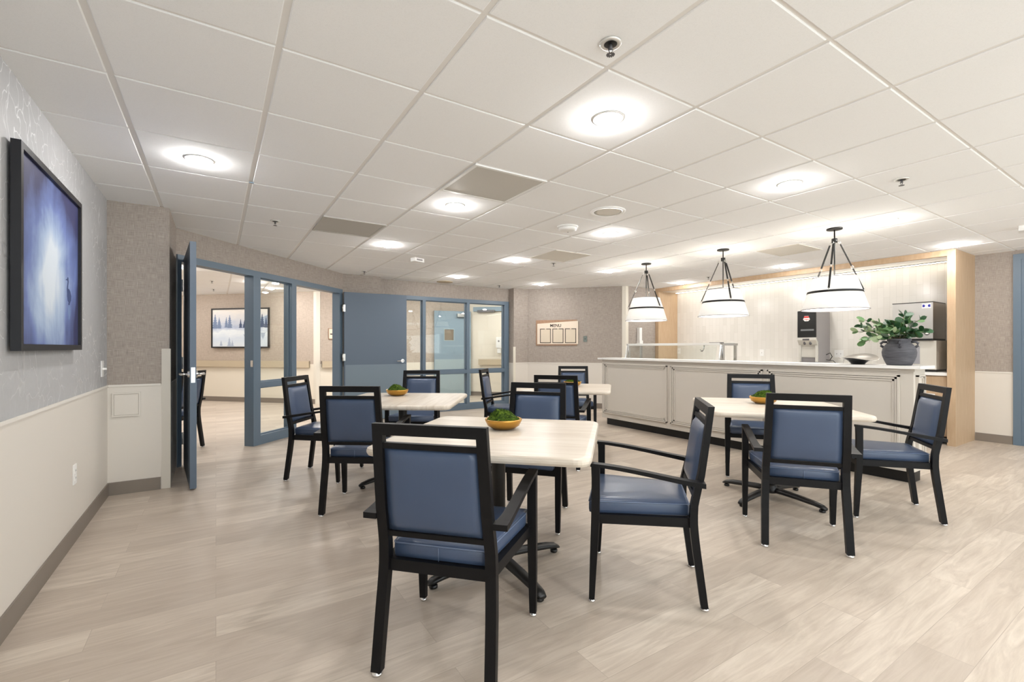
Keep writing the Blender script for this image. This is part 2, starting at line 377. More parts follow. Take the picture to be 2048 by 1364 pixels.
# ------------------------------------------------------------------ glazed frames
def frame_local(name, label, loc, rz, posts, head, sill_bays, mid_bays, pane_bays, depth=.12):
    """local x along the frame, -y towards the room"""
    t = thing(name, label, 'window', loc, rz, kind='structure')
    b = MB(); y0, y1 = -.012, depth
    for a, c in posts: b.box(a, c, y0, y1, 0, 2.168, 0, .002)
    x0, x1 = posts[0][0], posts[-1][1]
    b.box(x0, x1, y0-.001, y1, 2.1, 2.17, 0, .002)
    for i in sill_bays:
        a, c = posts[i][1], posts[i+1][0]; b.box(a, c, y0+.002, y1, 0, .115, 0, .002)
    for i in mid_bays:
        a, c = posts[i][1], posts[i+1][0]; b.box(a, c, y0+.002, y1-.002, .715, .787, 0, .002)
    for i in pane_bays:                       # slim glazing beads
        a, c = posts[i][1], posts[i+1][0]
        for za, zb in ((.115,.715), (.787,2.1)):
            for (u0,u1,v0,v1) in ((a,a+.012,za,zb),(c-.012,c,za,zb),(a,c,za,za+.012),(a,c,zb-.012,zb)): b.box(u0,u1,.035,.075,v0,v1)
    b.build('window_frame', 'blue_paint', t)
    for i in pane_bays:
        a, c = posts[i][1], posts[i+1][0]
        for za, zb in ((.12,.712), (.79,2.096)):
            MB().box(a+.003, c-.003, .051, .057, za, zb).build('pane', 'clear_glass', t)
    return t
dk = lambda k_: k_*1.012
posts = [(dk(.005),dk(.05)), (dk(1.01),dk(1.125)), (dk(1.70),dk(1.79)), (dk(2.82),dk(2.905))]
w1 = frame_local('window_1', 'blue steel frame with a glazed sidelight between two open doorways', (DP[0],DP[1],0), R(45), posts, 2.168, [1], [1], [1])
MB().box(dk(1.01)-.003, dk(1.01)-.0005, -.004, .03, .98, 1.06, 0).build('strike_plate', 'chrome', w1)
xs = [2.40, 3.27, 4.19, 5.06]
w2 = frame_local('window_2', 'blue framed window wall with six panes onto the corridor', (0,8.15,0), 0, [(x-(.0 if i == 0 else .03), x+(.06 if i == 0 else .03 if i < 3 else .075)) for i, x in enumerate(xs)], 2.168, [0,1,2], [0,1,2], [0,1,2])

# open door leaves (hinge at origin, leaf along +x)
def hinge_mb(z): return MB().box(-.018, .03, -.004, .050, z-.057, z+.057, 0, .002).lathe([(.009,-.062),(.009,.062)], (-.012,-.008,z), 10)
def lever(parent, x, side, z=.99):
    t_ = MB(); y = 0 if side < 0 else .045; s = side
    t_.loft([[(x+.034*cos(a), y+s*.0, z+.034*sin(a)) for a in [2*pi*i/20 for i in range(20)]], [(x+.03*cos(a), y+s*.014, z+.03*sin(a)) for a in [2*pi*i/20 for i in range(20)]]], 0, smooth=False)
    t_.tube([(x, y+s*.01, z), (x, y+s*.055, z), (x-.02, y+s*.062, z), (x-.115, y+s*.062, z)], [.012,.011,.011,.009], 10)
    return t_.build('door_handle', 'chrome', parent)
def leaf(name, label, loc, rz, w, kick_side):
    t = thing(name, label, 'door', loc, rz, kind='structure')
    MB().box(.012, w, 0, .045, .014, 2.125, 0, .0015).build('door_leaf', 'blue_door', t)
    y = (-.003, 0) if kick_side < 0 else (.045, .048)
    MB().box(.03, w-.008, y[0], y[1], .02, .935, 0, .001).build('kick_plate', 'kick_plate', t)
    for z in (.28, 1.06, 1.86): hinge_mb(z).build('hinge', 'brushed_steel', t)
    lever(t, w-.075, -1); lever(t, w-.075, 1)
    MB().box(w-.001, w+.002, .008, .037, .92, 1.05).build('latch_plate', 'chrome', t)
    return t
# left leaf runs from the pillar end of the frame towards the camera
d1 = leaf('door_1', 'blue door standing open edge-on beside the pillar', (-.283,5.853,0), R(-84.8), 1.07, 1)
d2 = leaf('door_2', 'wide blue door folded open against the back wall, pale lower half', (1.745,7.80,0), R(-1.0), 1.055, -1)
# right-hand door frame
t = thing('door_3', 'blue door frame at the edge of the view beside the oak niche', 'door', (8.43,1.495,0), facing(-1,0), kind='structure')
b = MB(); b.box(0,.07,-.02,.0,0,2.385,0,.002); b.box(1.0,1.07,-.02,.0,0,2.385,0,.002); b.box(.07,1.0,-.02,.0,2.315,2.385,0,.002)
b.box(.07,.095,-.012,.0,0,2.315); b.box(.975,1.0,-.012,0,0,2.315); b.build('door_frame', 'blue_paint', t)
MB().box(.097,.973,-.006,0,.01,2.31,0,.001).build('door_leaf', 'blue_door', t)

# ------------------------------------------------------------------ oak niche with tiled back
NX, NB = 7.65, 8.25
t = thing('trim_%d' % k, 'oak surround of the serving niche with columns and fascia', 'niche surround', (NX,4.1,0), 0, kind='structure'); k += 1
def P(x0,x1,y0,y1,z0,z1,b=None,mi=0,bev=.0015): return (b or MB()).box(x0-NX,x1-NX,y0-4.1,y1-4.1,z0,z1,mi,bev)
P(NX,8.44,1.845,1.925,0,CZ-.001).build('column', 'oak_veneer', t)
P(NX,NB+.02,6.375,6.455,0,CZ-.001).build('column', 'oak_veneer', t)
P(NX,NX+.05,1.926,6.374,2.36,CZ-.001).build('fascia', 'oak_veneer', t)
P(NX+.051,NB,1.926,6.374,2.368,2.388).build('soffit', 'quartz', t)
tag(MB().box(NB,NB+.1,1.926,6.5,0,CZ).build('wall_niche', 'glazed_tile'), 'glossy pale tiled back wall of the serving niche', 'wall', kind='structure')
t = thing('led_strip_light', 'warm strip light washing down the tiled niche wall', 'light', (8.17,4.15,2.36))
MB().box(-.03,.03,-2.2,2.2,0,.008).build('channel', 'brushed_steel', t)
MB().box(-.02,.02,-2.19,2.19,-.004,0).build('diffuser', 'led_strip', t)

# back counter
t = thing('base_cabinet', 'oak base cabinets under the tiled niche wall', 'cabinet', (7.72,4.15,0))
MB().box(0,.50,-2.21,2.21,.1,.865).build('carcass', 'oak_veneer', t)
MB().box(.05,.50,-2.21,2.21,0,.1).build('plinth', 'toe_kick', t)
for i in range(6):
    y = -2.21+i*.737
    dd = MB().box(-.02,-.001,y,y+.73,.11,.855,0,.002).build('cabinet_door', 'oak_veneer', t)
    MB().box(-.04,-.02,y+.33,y+.45,.80,.812,0,.002).build('handle', 'brushed_steel', dd)
tag(MB().box(7.67,NB-.001,1.928,6.372,.866,.905,0,.003).build('worktop', 'quartz'), 'white back worktop inside the oak niche', 'worktop')

# ------------------------------------------------------------------ front counter
CX0, CX1, CY0, CY1 = 5.18, 5.46, 1.525, 5.43
t = thing('service_counter', 'long greige panelled serving counter with a black plinth', 'counter', (CX0,CY0,0))
L = CY1-CY0
b = MB().box(0,CX1-CX0,0,L,.115,1.03,0,.002); b.build('body', 'counter_paint', t)
MB().box(.09,CX1-CX0,.035,L-.02,0,.114).build('plinth', 'toe_kick', t)
def moulding(y0, y1, z0, z1):
    b = MB()
    for d, h in ((0,.026), (.020,.018), (.040,.010)):
        w_ = .016
        for (a0,a1,c0,c1) in ((y0+d,y1-d,z1-d-w_,z1-d), (y0+d,y1-d,z0+d,z0+d+w_), (y0+d,y0+d+w_,z0+d,z1-d), (y1-d-w_,y1-d,z0+d,z1-d)):
            b.box(-h,.0,a0,a1,c0,c1,0,.0015,1)
    return b
for y0, y1 in ((5.375,4.163), (4.097,2.857), (2.80,1.62)):
    moulding(y1-CY0, y0-CY0, .195, .972).build('panel_moulding', 'counter_paint', t)
b = MB()
for d, h in ((0,.022), (.018,.012)):
    for (a0,a1,c0,c1) in ((.05+d,.23-d,.96-d,.973-d),(.05+d,.23-d,.2+d,.213+d),(.05+d,.063+d,.2+d,.973-d),(.217-d,.23-d,.2+d,.973-d)): b.box(a0,a1,-h,0,c0,c1,0,.0015,1)
b.build('end_moulding', 'counter_paint', t)
MB().box(-.012,0,-.012,L,1.005,1.03,0,.003).build('apron', 'counter_paint', t)
tag(MB().box(5.125,5.5,1.465,5.475,1.031,1.057,0,.004).build('countertop', 'quartz'), 'white stone top of the long serving counter', 'countertop')
t = thing('serving_cabinet', 'lower serving cabinet behind the long counter', 'cabinet', (5.47,4.6,0))
MB().box(0,.68,-1.2,.95,.1,.86,0,.002).build('body', 'counter_paint', t); MB().box(.04,.62,-1.15,.9,0,.1).build('plinth', 'toe_kick', t)
MB().box(.035,.7,-1.2,.95,.861,.9,0,.003).build('top', 'brushed_steel', t)

# sneeze guard
t = thing('sneeze_guard', 'chrome serving shelf with clear front standing behind the counter', 'sneeze guard', (5.75,3.70,.9))
Ls = 1.72
for y in (.02, Ls-.02):
    f = MB(); f.box(-.02,.02,y-.02,y+.02,0,.36,0,.003); f.box(.28,.31,y-.015,y+.015,0,.36,0,.003); f.bar((-.09,y,.02),(-.02,y,.35),.03,.02); f.bar((-.03,y,.362),(.32,y,.362),.045,.03)
    f.build('support_frame', 'chrome', t)
MB().box(-.04,.32,.04,Ls-.04,.350,.384,0,.003).build('shelf', 'satin_steel', t)
MB().box(-.03,.0,0,.2,.376,.39,0,.003).build('end_cap', 'dark_grey_plastic', t)
MB().loft([[(-.095,.08,.05),(-.089,.08,.05),(-.089,Ls-.08,.05),(-.095,Ls-.08,.05)], [(-.03,.08,.345),(-.024,.08,.345),(-.024,Ls-.08,.345),(-.03,Ls-.08,.345)]]).build('glass_front', 'clear_glass', t)
b = MB(); b.tube([(.0,.3,.352),(.0,.3,.30),(.0,.32,.27),(.0,.35,.27),(.0,.36,.29)], .008, 8); b.build('hook', 'chrome', t)
t = thing('wall_dispenser', 'tall slim white dispenser on the short wall behind the counter', 'dispenser', (7.14,6.455,1.285), 0)
MB().box(-.035,.035,-.07,-.001,.07,.33,0,.008).build('housing', 'white_plastic', t); MB().box(-.045,.045,-.085,-.001,0,.075,0,.006).build('foot', 'white_plastic', t)

# ------------------------------------------------------------------ dining chairs
def interp(tab, z):
    if z <= tab[0][0]: return tab[0][1:]
    for a, b in zip(tab, tab[1:]):
        if z <= b[0]:
            f = (z-a[0])/(b[0]-a[0]); return tuple(u+(v-u)*f for u, v in zip(a[1:], b[1:]))
    return tab[-1][1:]
# z -> front-back position of the rear post centre, thickness, sideways centre, width
POST = [(0,.517,.032,.221,.040),(.1,.504,.033,.219,.040),(.25,.484,.035,.216,.040),(.34,.473,.036,.213,.040),(.40,.469,.036,.211,.040),(.47,.470,.034,.210,.040),(.54,.484,.032,.208,.040),(.62,.503,.030,.206,.040),(.75,.522,.029,.203,.040),(.944,.548,.028,.198,.040)]
def X(k_): return .26-k_
def make_chair(label):
    t = thing('dining_chair', label, 'chair', group='blue vinyl dining armchairs')
    for s in (-1, 1):
        lo = []
        for z in [.014,.06,.12,.18,.25,.31,.36,.40,.44,.48,.52,.57,.62,.70,.78,.86,.944]:
            kk, th, yc, w = interp(POST, z); yc *= s
            lo.append([(X(kk)+th/2, yc-w/2, z), (X(kk)+th/2, yc+w/2, z), (X(kk)-th/2, yc+w/2, z), (X(kk)-th/2, yc-w/2, z)])
        lg = MB().loft(lo, 0, .003, 1).build('leg', 'chair_frame', t)
        kk, th, yc, w = interp(POST, 0)
        MB().lathe([(.019,0),(.021,.004),(.019,.009),(.012,.012),(.012,.02)], (X(kk), yc*s, 0), 14).build('glide', 'chrome', lg)
        lo = []
        for z, kk, th, w in ((.014,.002,.026,.03),(.2,.010,.033,.036),(.37,.018,.038,.04),(.5,.021,.038,.04),(.60,.021,.038,.04),(.652,.020,.040,.04)):
            yc = .27*s
            lo.append([(X(kk)+th/2, yc-w/2, z), (X(kk)+th/2, yc+w/2, z), (X(kk)-th/2, yc+w/2, z), (X(kk)-th/2, yc-w/2, z)])
        lg = MB().loft(lo, 0, .003, 1).build('leg', 'chair_frame', t)
        MB().lathe([(.015,0),(.017,.004),(.015,.009),(.01,.012),(.01,.02)], (X(.002), .27*s, 0), 14).build('glide', 'chrome', lg)
        lo = []
        for kk, zt, a, c, th in ((-.004,.666,.249,.291,.016),(.06,.662,.248,.291,.016),(.13,.655,.247,.290,.017),(.2,.646,.246,.289,.018),(.28,.634,.245,.287,.019),(.36,.621,.243,.285,.020),(.43,.610,.240,.283,.021),(.475,.604,.234,.282,.022),(.482,.603,.2275,.282,.022),(.515,.600,.2275,.281,.022)):
            a, c = (a*s, c*s)
            lo.append([(X(kk), a, zt-th), (X(kk), c, zt-th), (X(kk), c, zt), (X(kk), a, zt)])
        MB().loft(lo, 0, .002, 1).build('armrest', 'chair_frame', t)
    def rail(z0, z1, th=.022):
        lo = []
        for z in (z0, z1):
            kk, _, yc, w = interp(POST, z); h = yc-w/2+.001
            lo.append([(X(kk)+th/2,-h,z),(X(kk)+th/2,h,z),(X(kk)-th/2,h,z),(X(kk)-th/2,-h,z)])
        MB().loft(lo, 0, .0015, 1).build('back_rail', 'chair_frame', t)
    rail(.902, .944, .028); rail(.852, .874); rail(.510, .531)
    # backrest pad: rounded, bulging slightly forward
    NZ, NY = 12, 10; grid = {}
    b = MB()
    for side in (0, 1):
        for i in range(NZ+1):
            z = .533+(.851-.533)*i/NZ; kk, _, yc, w = interp(POST, z); h = yc-w/2-.002
            for j in range(NY+1):
                u = -1+2*j/NY; vv = -1+2*i/NZ
                bul = max(0, (1-abs(u)**5))**.5*max(0, (1-abs(vv)**5))**.5
                x = X(kk) + (.004+.026*bul if side == 0 else -.004-.008*bul)
                grid[side,i,j] = b.bm.verts.new((x, h*u, z))
    for side in (0, 1):
        for i in range(NZ):
            for j in range(NY):
                f = b.bm.faces.new((grid[side,i,j], grid[side,i,j+1], grid[side,i+1,j+1], grid[side,i+1,j])); f.smooth = True
    for i in range(NZ):
        for j in (0, NY): b.bm.faces.new((grid[0,i,j], grid[0,i+1,j], grid[1,i+1,j], grid[1,i,j]))
    for j in range(NY):
        for i in (0, NZ): b.bm.faces.new((grid[0,i,j], grid[0,i,j+1], grid[1,i,j+1], grid[1,i,j]))
    b.build('backrest', 'blue_vinyl', t)
    # seat cushion
    out = [(X(-.014),-.243),(X(-.014),.243),(X(.04),.243),(X(.445),.188),(X(.455),.180),(X(.455),-.180),(X(.445),-.188),(X(.04),-.243)]
    cx = X(.22)
    ins = lambda f: [(cx+(x-cx)*f, y*f) for x, y in out]
    prof = [(.955,.413),(.99,.420),(1.0,.435),(1.0,.462),(.985,.474),(.95,.480),(.75,.484),(.4,.487),(.05,.488)]
    st = MB().loft([[(x,y,z) for x, y in ins(f)] for f, z in prof], 0, smooth=True).build('seat', 'blue_vinyl', t)
    pp = [(x,y,.472) for x, y in ins(1.0)]
    MB().tube(pp+[pp[0]], .0028, 6).build('piping', 'blue_piping', st)
    MB().tube([(X(.459),.0,.418),(X(.460),.0,.468)], .0016, 5).build('seam', 'blue_piping', st)
    # frame under the seat
    b = MB()
    b.box(X(.03),X(.005),-.252,.252,.373,.417,0,.002,1); b.box(X(.475),X(.447),-.193,.193,.373,.417,0,.002,1)
    for s in (-1, 1): b.loft([[(X(.035),.262*s,z),(X(.035),.236*s,z),(X(.455),.186*s,z),(X(.455),.216*s,z)] for z in (.373,.417)], 0, .002, 1)
    b.build('seat_frame', 'chair_frame', t)
    return t
GA = 'blue vinyl dining armchairs'
def center_from_front(mx, my, a): a = R(a); return (mx-.26*cos(a), my-.26*sin(a))
chairs = [
    (center_from_front(1.0345,1.922,43.5), 43.5, 'blue vinyl armchair nearest the camera, seen from behind'),
    (center_from_front(1.7195,1.856,133.5), 133.5, 'blue vinyl armchair in side view pulled up to the nearest table'),
    ((1.905,2.755), -140, 'blue vinyl armchair facing the camera across the nearest table'),
    (center_from_front(1.126,3.849,54), 54, 'blue vinyl armchair seen from behind at the table before the blue doors'),
    ((.878,4.709), -36.5, 'blue vinyl armchair turned sideways nearest the glazed sidelight'),
    ((1.934,5.049), -123.5, 'blue vinyl armchair facing us in front of the folded open blue door'),
    ((3.06,3.83), 41.5, 'blue vinyl armchair seen from behind at the table near the menu wall'),
    ((4.31,5.085), -127, 'blue vinyl armchair facing us in front of the menu wall'),
    ((3.115,5.016), -42, 'blue vinyl armchair turned sideways before the six pane window'),
    (center_from_front(3.388,1.696,37.5), 37.5, 'blue vinyl armchair seen from behind at the table beside the counter'),
    ((4.242,1.414), 125.8, 'blue vinyl armchair with a sunlit-looking pale back at the counter end'),
    ((4.432,2.523), -142, 'blue vinyl armchair facing us against the long counter front'),
    ((-.469,6.762), 150, 'blue vinyl armchair in the corridor beyond the open door'),
]
chairs[10] = (chairs[10][0], chairs[10][1], 'blue vinyl armchair turned sideways beside the counter end and oak column')
c0 = make_chair(chairs[0][2]); c0.location = (*chairs[0][0], 0); c0.rotation_euler = (0,0,R(chairs[0][1]))
for (xy, a, lab) in chairs[1:]: dup(c0, (*xy, 0), R(a), lab)

# ------------------------------------------------------------------ tables
def rrect(hx, hy, r, n=6):
    p = []
    for cx, cy, a0 in ((hx-r,hy-r,0),(-hx+r,hy-r,90),(-hx+r,-hy+r,180),(hx-r,-hy+r,270)):
        for i in range(n+1): a = R(a0+90*i/n); p.append((cx+r*cos(a), cy+r*sin(a)))
    return p
TZ = .752
def make_table(label):
    t = thing('dining_table', label, 'table', group='square pedestal dining tables')
    h = .53; lo = []
    for d, z in ((.022,TZ-.04),(.006,TZ-.037),(0,TZ-.026),(0,TZ-.016),(.004,TZ-.006),(.014,TZ-.001),(.03,TZ)):
        lo.append([(x,y,z) for x, y in rrect(h-d, h-d, .075-d)])
    MB().loft(lo, 0, smooth=False).build('tabletop', 'table_laminate', t)
    MB().lathe([(.038,.09),(.038,TZ-.06),(.038,TZ-.055)], n=20).box(-.16,.16,-.16,.16,TZ-.055,TZ-.0405,0,.002).build('column', 'black_metal', t)
    b = MB(); b.lathe([(.05,.05),(.062,.058),(.058,.085),(.045,.105),(.042,.115)], n=20)
    for q in range(4):
        a = R(90*q+45); ca, sa = cos(a), sin(a); lo = []
        for r, zc, w, hh in ((.03,.072,.034,.028),(.1,.072,.034,.028),(.22,.062,.032,.026),(.33,.05,.030,.024),(.39,.038,.028,.02),(.415,.028,.02,.012)):
            lo.append([(ca*r - sa*w*cos(u)*1.0, sa*r + ca*w*cos(u), zc+hh*sin(u)*.8) for u in [2*pi*i/10 for i in range(10)]])
        b.loft(lo, smooth=True)
    bs = b.build('base', 'black_metal', t)
    for q in range(4):
        a = R(90*q+45); MB().lathe([(.018,0),(.022,.004),(.022,.016),(.012,.022)], (.385*cos(a), .385*sin(a), 0), 12).build('glide', 'black_plastic', bs)
    return t
tabs = [((1.315,2.192), -45, 'square pale wood table nearest the camera'), ((1.45,4.13), 54.5, 'square pale wood table in front of the blue doors'),
        ((3.527,4.315), -45, 'square pale wood table farthest back, near the menu wall'), ((3.79,2.03), -46, 'square pale wood table beside the long counter')]
t0 = make_table(tabs[0][2]); t0.location = (*tabs[0][0], 0); t0.rotation_euler = (0,0,R(tabs[0][1]))
for xy, a, lab in tabs[1:]: dup(t0, (*xy, 0), R(a), lab)

def make_bowl(label):
    t = thing('moss_bowl', label, 'bowl', group='gold bowls of moss')
    MB().lathe([(.045,.0),(.062,.002),(.092,.022),(.106,.05),(.107,.058),(.103,.06),(.098,.05),(.06,.015)], n=32).build('bowl', 'gold', t)
    b = MB(); n, mr = 30, 9; rows = []
    rnd = random.Random(3)
    bumps = [(rnd.uniform(-.06,.06), rnd.uniform(-.06,.06), rnd.uniform(.018,.034)) for _ in range(7)]
    def hz(x, y):
        r = hypot(x, y)/.098; z = .052+.03*max(0, 1-r**2.5)
        for bx, by, bh in bumps: z += bh*.6*math.exp(-((x-bx)**2+(y-by)**2)/.0007)*max(0, 1-r**4)
        return z + rnd.uniform(-.0022,.0022)
    lo = [[(.098*i/mr*cos(2*pi*j/n), .098*i/mr*sin(2*pi*j/n)) for j in range(n)] for i in range(mr, 0, -1)]
    b.loft([[(x,y,hz(x,y)) for x, y in l] for l in lo], 0, smooth=True)
    for _ in range(500):                                     # little tufts
        r = .094*rnd.random()**.5; a = rnd.uniform(0, 2*pi); x, y = r*cos(a), r*sin(a); z = hz(x,y)
        dx, dy = rnd.uniform(-.006,.006), rnd.uniform(-.006,.006); w = .0022
        b.poly([(x-w,y,z-.003),(x+w,y+w,z-.003),(x+dx,y+dy,z+rnd.uniform(.004,.010))])
    b.build('moss', 'moss', t)
    return t
bowls = [((1.395,2.27), 0, 'gold bowl of green moss on the nearest table'), ((1.49,4.40), 40, 'gold bowl of green moss on the table before the blue doors'),
         ((3.62,4.30), 90, 'gold bowl of green moss on the farthest table near the menu wall'), ((3.85,2.12), 130, 'gold bowl of green moss on the table beside the counter')]
b0 = make_bowl(bowls[0][2]); b0.location = (*bowls[0][0], TZ+.0003)
for xy, a, lab in bowls[1:]: dup(b0, (*xy, TZ+.0003), R(a), lab)

# ------------------------------------------------------------------ pendants
def make_pendant(label):
    t = thing('pendant_light', label, 'pendant lamp', group='pendant lamps over the counter')
    H = CZ
    cp = MB().lathe([(.070,-.001),(.071,-.012),(.066,-.016),(.02,-.018)], (0,0,H), 28).build('canopy', 'black_metal', t)
    MB().tube([(0,0,H-.015),(0,0,1.93)], .0065, 10).build('rod', 'black_metal', t)
    MB().lathe([(.012,.03),(.026,.028),(.026,-.012),(.012,-.016)], (0,0,2.30), 18).build('collar', 'black_metal', t)
    sh = MB(); n = 48; lo = []
    for r, z in ((.187,1.935),(.290,1.603),(.2885,1.603),(.1855,1.935)): lo.append([(r*cos(2*pi*i/n), r*sin(2*pi*i/n), z) for i in range(n)])
    sh.loft(lo+[lo[0]], 0, cap=False, smooth=True); s_ = sh.build('shade', 'shade_fabric', t)
    MB().ring((0,0,1.606),(0,0,1),.2905,.0045,48).build('shade_rim', 'grey_panel', s_); MB().ring((0,0,1.933),(0,0,1),.1875,.004,48).build('shade_rim', 'grey_panel', s_)
    MB().lathe([(.01,1.618),(.283,1.618),(.283,1.622),(.01,1.622)], n=40).build('diffuser', 'shade_glow', t)
    MB().lathe([(.02,1.90),(.05,1.905),(.06,1.88),(.05,1.84),(.02,1.83)], n=20).build('bulb', 'shade_glow', t)
    lo = []
    for r, z in ((.2385,1.792),(.2440,1.770),(.2405,1.770),(.235,1.792)): lo.append([(r*cos(2*pi*i/n), r*sin(2*pi*i/n), z) for i in range(n)])
    MB().loft(lo+[lo[0]], 0, cap=False, smooth=True).build('band', 'black_metal', t)
    for q in range(3):
        a = R(120*q+72); ca, sa = cos(a), sin(a); p = Vector((ca*.045, sa*.045, 2.285)); e = Vector((ca*.262, sa*.262, 1.79))
        f = lambda u: p.lerp(e, u)
        b = MB(); b.bar(f(.03), f(.48), .017, .007); b.bar(f(.54), f(.97), .017, .007)
        st = b.build('strap', 'black_metal', t)
        r = MB(); tg = (-sa, ca, 0)
        r.ring(f(.51), tg, .012, .0025); r.ring(f(.0), tg, .010, .0025); r.ring(f(.99), tg, .010, .0025); r.build('ring', 'brushed_steel', st)
    return t
pl = [((5.311,2.198), 0, 'white drum pendant lamp in front of the ice machine end'), ((5.284,3.41), 40, 'white drum pendant lamp in the middle of the three'), ((5.234,4.58), 75, 'white drum pendant lamp nearest the menu wall')]
pl[0] = (pl[0][0], 0, 'white cone pendant lamp nearest the vase of greenery'); pl[1] = (pl[1][0], 40, 'white cone pendant lamp in the middle of the three')
pl[2] = (pl[2][0], 75, 'white cone pendant lamp nearest the menu wall')
p0 = make_pendant(pl[0][2]); p0.location = (*pl[0][0], 0); p0.rotation_euler = (0,0,0)
for xy, a, lab in pl[1:]: dup(p0, (*xy, 0), R(a), lab)

# ------------------------------------------------------------------ ceiling fittings
def make_down(label):
    t = thing('downlight', label, 'downlight', group='recessed downlights')
    MB().lathe([(.084,0),(.084,-.003),(.074,-.006),(.062,-.005),(.056,-.001)], n=32).build('trim_ring', 'white_plastic', t)
    MB().lathe([(.056,-.002),(.055,-.013),(.047,-.023),(.027,-.029),(.008,-.031)], n=28).build('lens', 'lamp_lens', t)
    return t
seen = [((-.09,3.60),'recessed downlight nearest the heron picture'), ((1.75,1.79),'recessed downlight nearest the camera, beside a chrome sprinkler'), ((3.576,1.775),'recessed downlight over the table beside the counter'),
        ((1.721,3.585),'recessed downlight just beyond the large perforated vent'), ((1.707,5.39),'recessed downlight beyond the smaller perforated vent'), ((3.53,3.57),'recessed downlight behind the smoke detector and round speaker'),
        ((3.51,5.39),'recessed downlight before the pale square vent'), ((3.474,7.16),'recessed downlight beside the round beige speaker'), ((5.229,7.13),'recessed downlight above the menu board'),
        ((5.242,5.33),'recessed downlight near the farthest pendant lamp'), ((7.165,3.62),'recessed downlight before the oak fascia between two pendants'), ((5.389,1.78),'recessed downlight above the nearest pendant lamp'),
        ((7.341,1.775),'recessed downlight beside the oak column'), ((7.334,5.58),'recessed downlight before the oak fascia beside the farthest pendant')]
dn = make_down(seen[0][1]); dn.location = (*seen[0][0], CZ)
for xy, lab in seen[1:]: dup(dn, (*xy, CZ), 0, lab)
hid = [(x,y) for x in (-.09,1.74,3.57,5.40,7.23) for y in (-.05,-1.88)]
for xy in hid: dup(dn, (*xy, CZ), 0, 'recessed downlight in the unseen part of the dining room')
corr = [(.60,9.75,'recessed downlight in the corridor seen above the sidelight'), (.95,10.6,'recessed downlight in the corridor nearest the picture wall'), (-.5,8.6,None), (-1.6,10.6,None), (-1.6,12.9,None), (2.4,9.4,None), (4.1,9.4,None), (5.9,9.0,None), (-.4,7.0,None), (-1.6,8.6,None), (-1.9,6.8,None), (.5,8.5,None), (1.6,9.6,None), (3.3,9.4,None), (4.9,9.4,None), (-.8,11.9,None), (-2.4,14.2,None), (1.4,8.9,None), (6.6,8.3,None)]
for x, y, lab in corr: dup(dn, (x, y, CZ), 0, lab or 'recessed downlight added to brighten the corridor beyond the glazing')  # positions without their own label are extra lamps added to brighten the corridor

def make_sprinkler(label):
    t = thing('sprinkler_head', label, 'sprinkler', group='ceiling sprinklers')
    MB().lathe([(.044,0),(.043,-.006),(.034,-.010),(.026,-.006)], n=28).build('escutcheon', 'satin_steel', t)
    MB().lathe([(.026,-.0065),(.024,-.008),(.012,-.009)], n=20).build('cup', 'black_metal', t)
    b = MB().tube([(0,0,-.006),(0,0,-.028)], .007, 10)
    for s in (-1, 1): b.tube([(s*.006,0,-.014),(s*.012,0,-.026),(s*.004,0,-.043)], .0022, 6)
    for i in range(12):
        a = 2*pi*i/12; b.box(-.001,.001,-.001,.001,0,0.0005) if False else None
        ca, sa = cos(a), sin(a); b.bar((ca*.004, sa*.004, -.046), (ca*.017, sa*.017, -.047), .005, .0016)
    b.build('deflector', 'dark_grey_plastic', t)
    return t
sp = [((1.324,1.34),'chrome sprinkler head nearest the camera'), ((.478,4.95),'sprinkler head over the open blue door side'), ((4.157,1.292),'chrome sprinkler head over the counter end table'), ((1.985,7.45),'sprinkler head near the folded open blue door'),
      ((4.076,5.26),'sprinkler head beside the pale square vent'), ((4.65,7.72),'sprinkler head near the six pane window'), ((7.109,4.86),'sprinkler head near the oak fascia'), ((-.06,10.0),'sprinkler head in the corridor beyond the open door'), ((-.04,11.4),'second sprinkler head deeper in the corridor')]
s0 = make_sprinkler(sp[0][1]); s0.location = (*sp[0][0], CZ)
for xy, lab in sp[1:]: dup(s0, (*xy, CZ), R(random.uniform(0,360)), lab)

def vent(cx, cy, w, h, m, label, slats=True):
    t = thing('air_vent', label, 'vent', (cx,cy,CZ))
    b = MB(); f = .022
    for (x0,x1,y0,y1) in ((-w/2,w/2,-h/2,-h/2+f),(-w/2,w/2,h/2-f,h/2),(-w/2,-w/2+f,-h/2+f,h/2-f),(w/2-f,w/2,-h/2+f,h/2-f)): b.box(x0,x1,y0,y1,-.007,.0,0,.001,1)
    b.build('vent_frame', 'white_plastic' if m == 'vent_mesh' else m, t)
    MB().box(-w/2+f,w/2-f,-h/2+f,h/2-f,-.004,-.001).build('grille', m, t)
def tc_(i, j): return (gx+(i+.5)*gp, gy+(j+.5)*gp)
vent(*tc_(4,1), .59, .59, 'vent_mesh', 'large perforated square ceiling vent over the nearest tables')
vent(*tc_(3,4), .59, .59, 'vent_grey', 'smaller-looking perforated ceiling vent near the blue doors')
vent(3.85,4.83, .58, .58, 'vent_pale', 'pale square ceiling vent near the farthest table')
vent(6.01,2.99, .58, .50, 'vent_pale', 'pale square ceiling vent above the pendant lamps')
def round_speaker(x, y, r, m, label):
    t = thing('ceiling_speaker', label, 'speaker', (x,y,CZ))
    MB().lathe([(r,0),(r,-.006),(r*.93,-.011),(r*.8,-.011),(r*.78,-.006)], n=40).build('rim', m, t)
    MB().lathe([(r*.78,-.0062),(r*.6,-.0085),(.02,-.009)], n=36).build('grille', m if m != 'white_plastic' else 'vent_pale', t)
round_speaker(2.94, 3.01, .155, 'white_plastic', 'round white ceiling speaker beside the smoke detector')
round_speaker(3.56, 7.86, .15, 'handrail_beige', 'round beige ceiling speaker near the back wall')
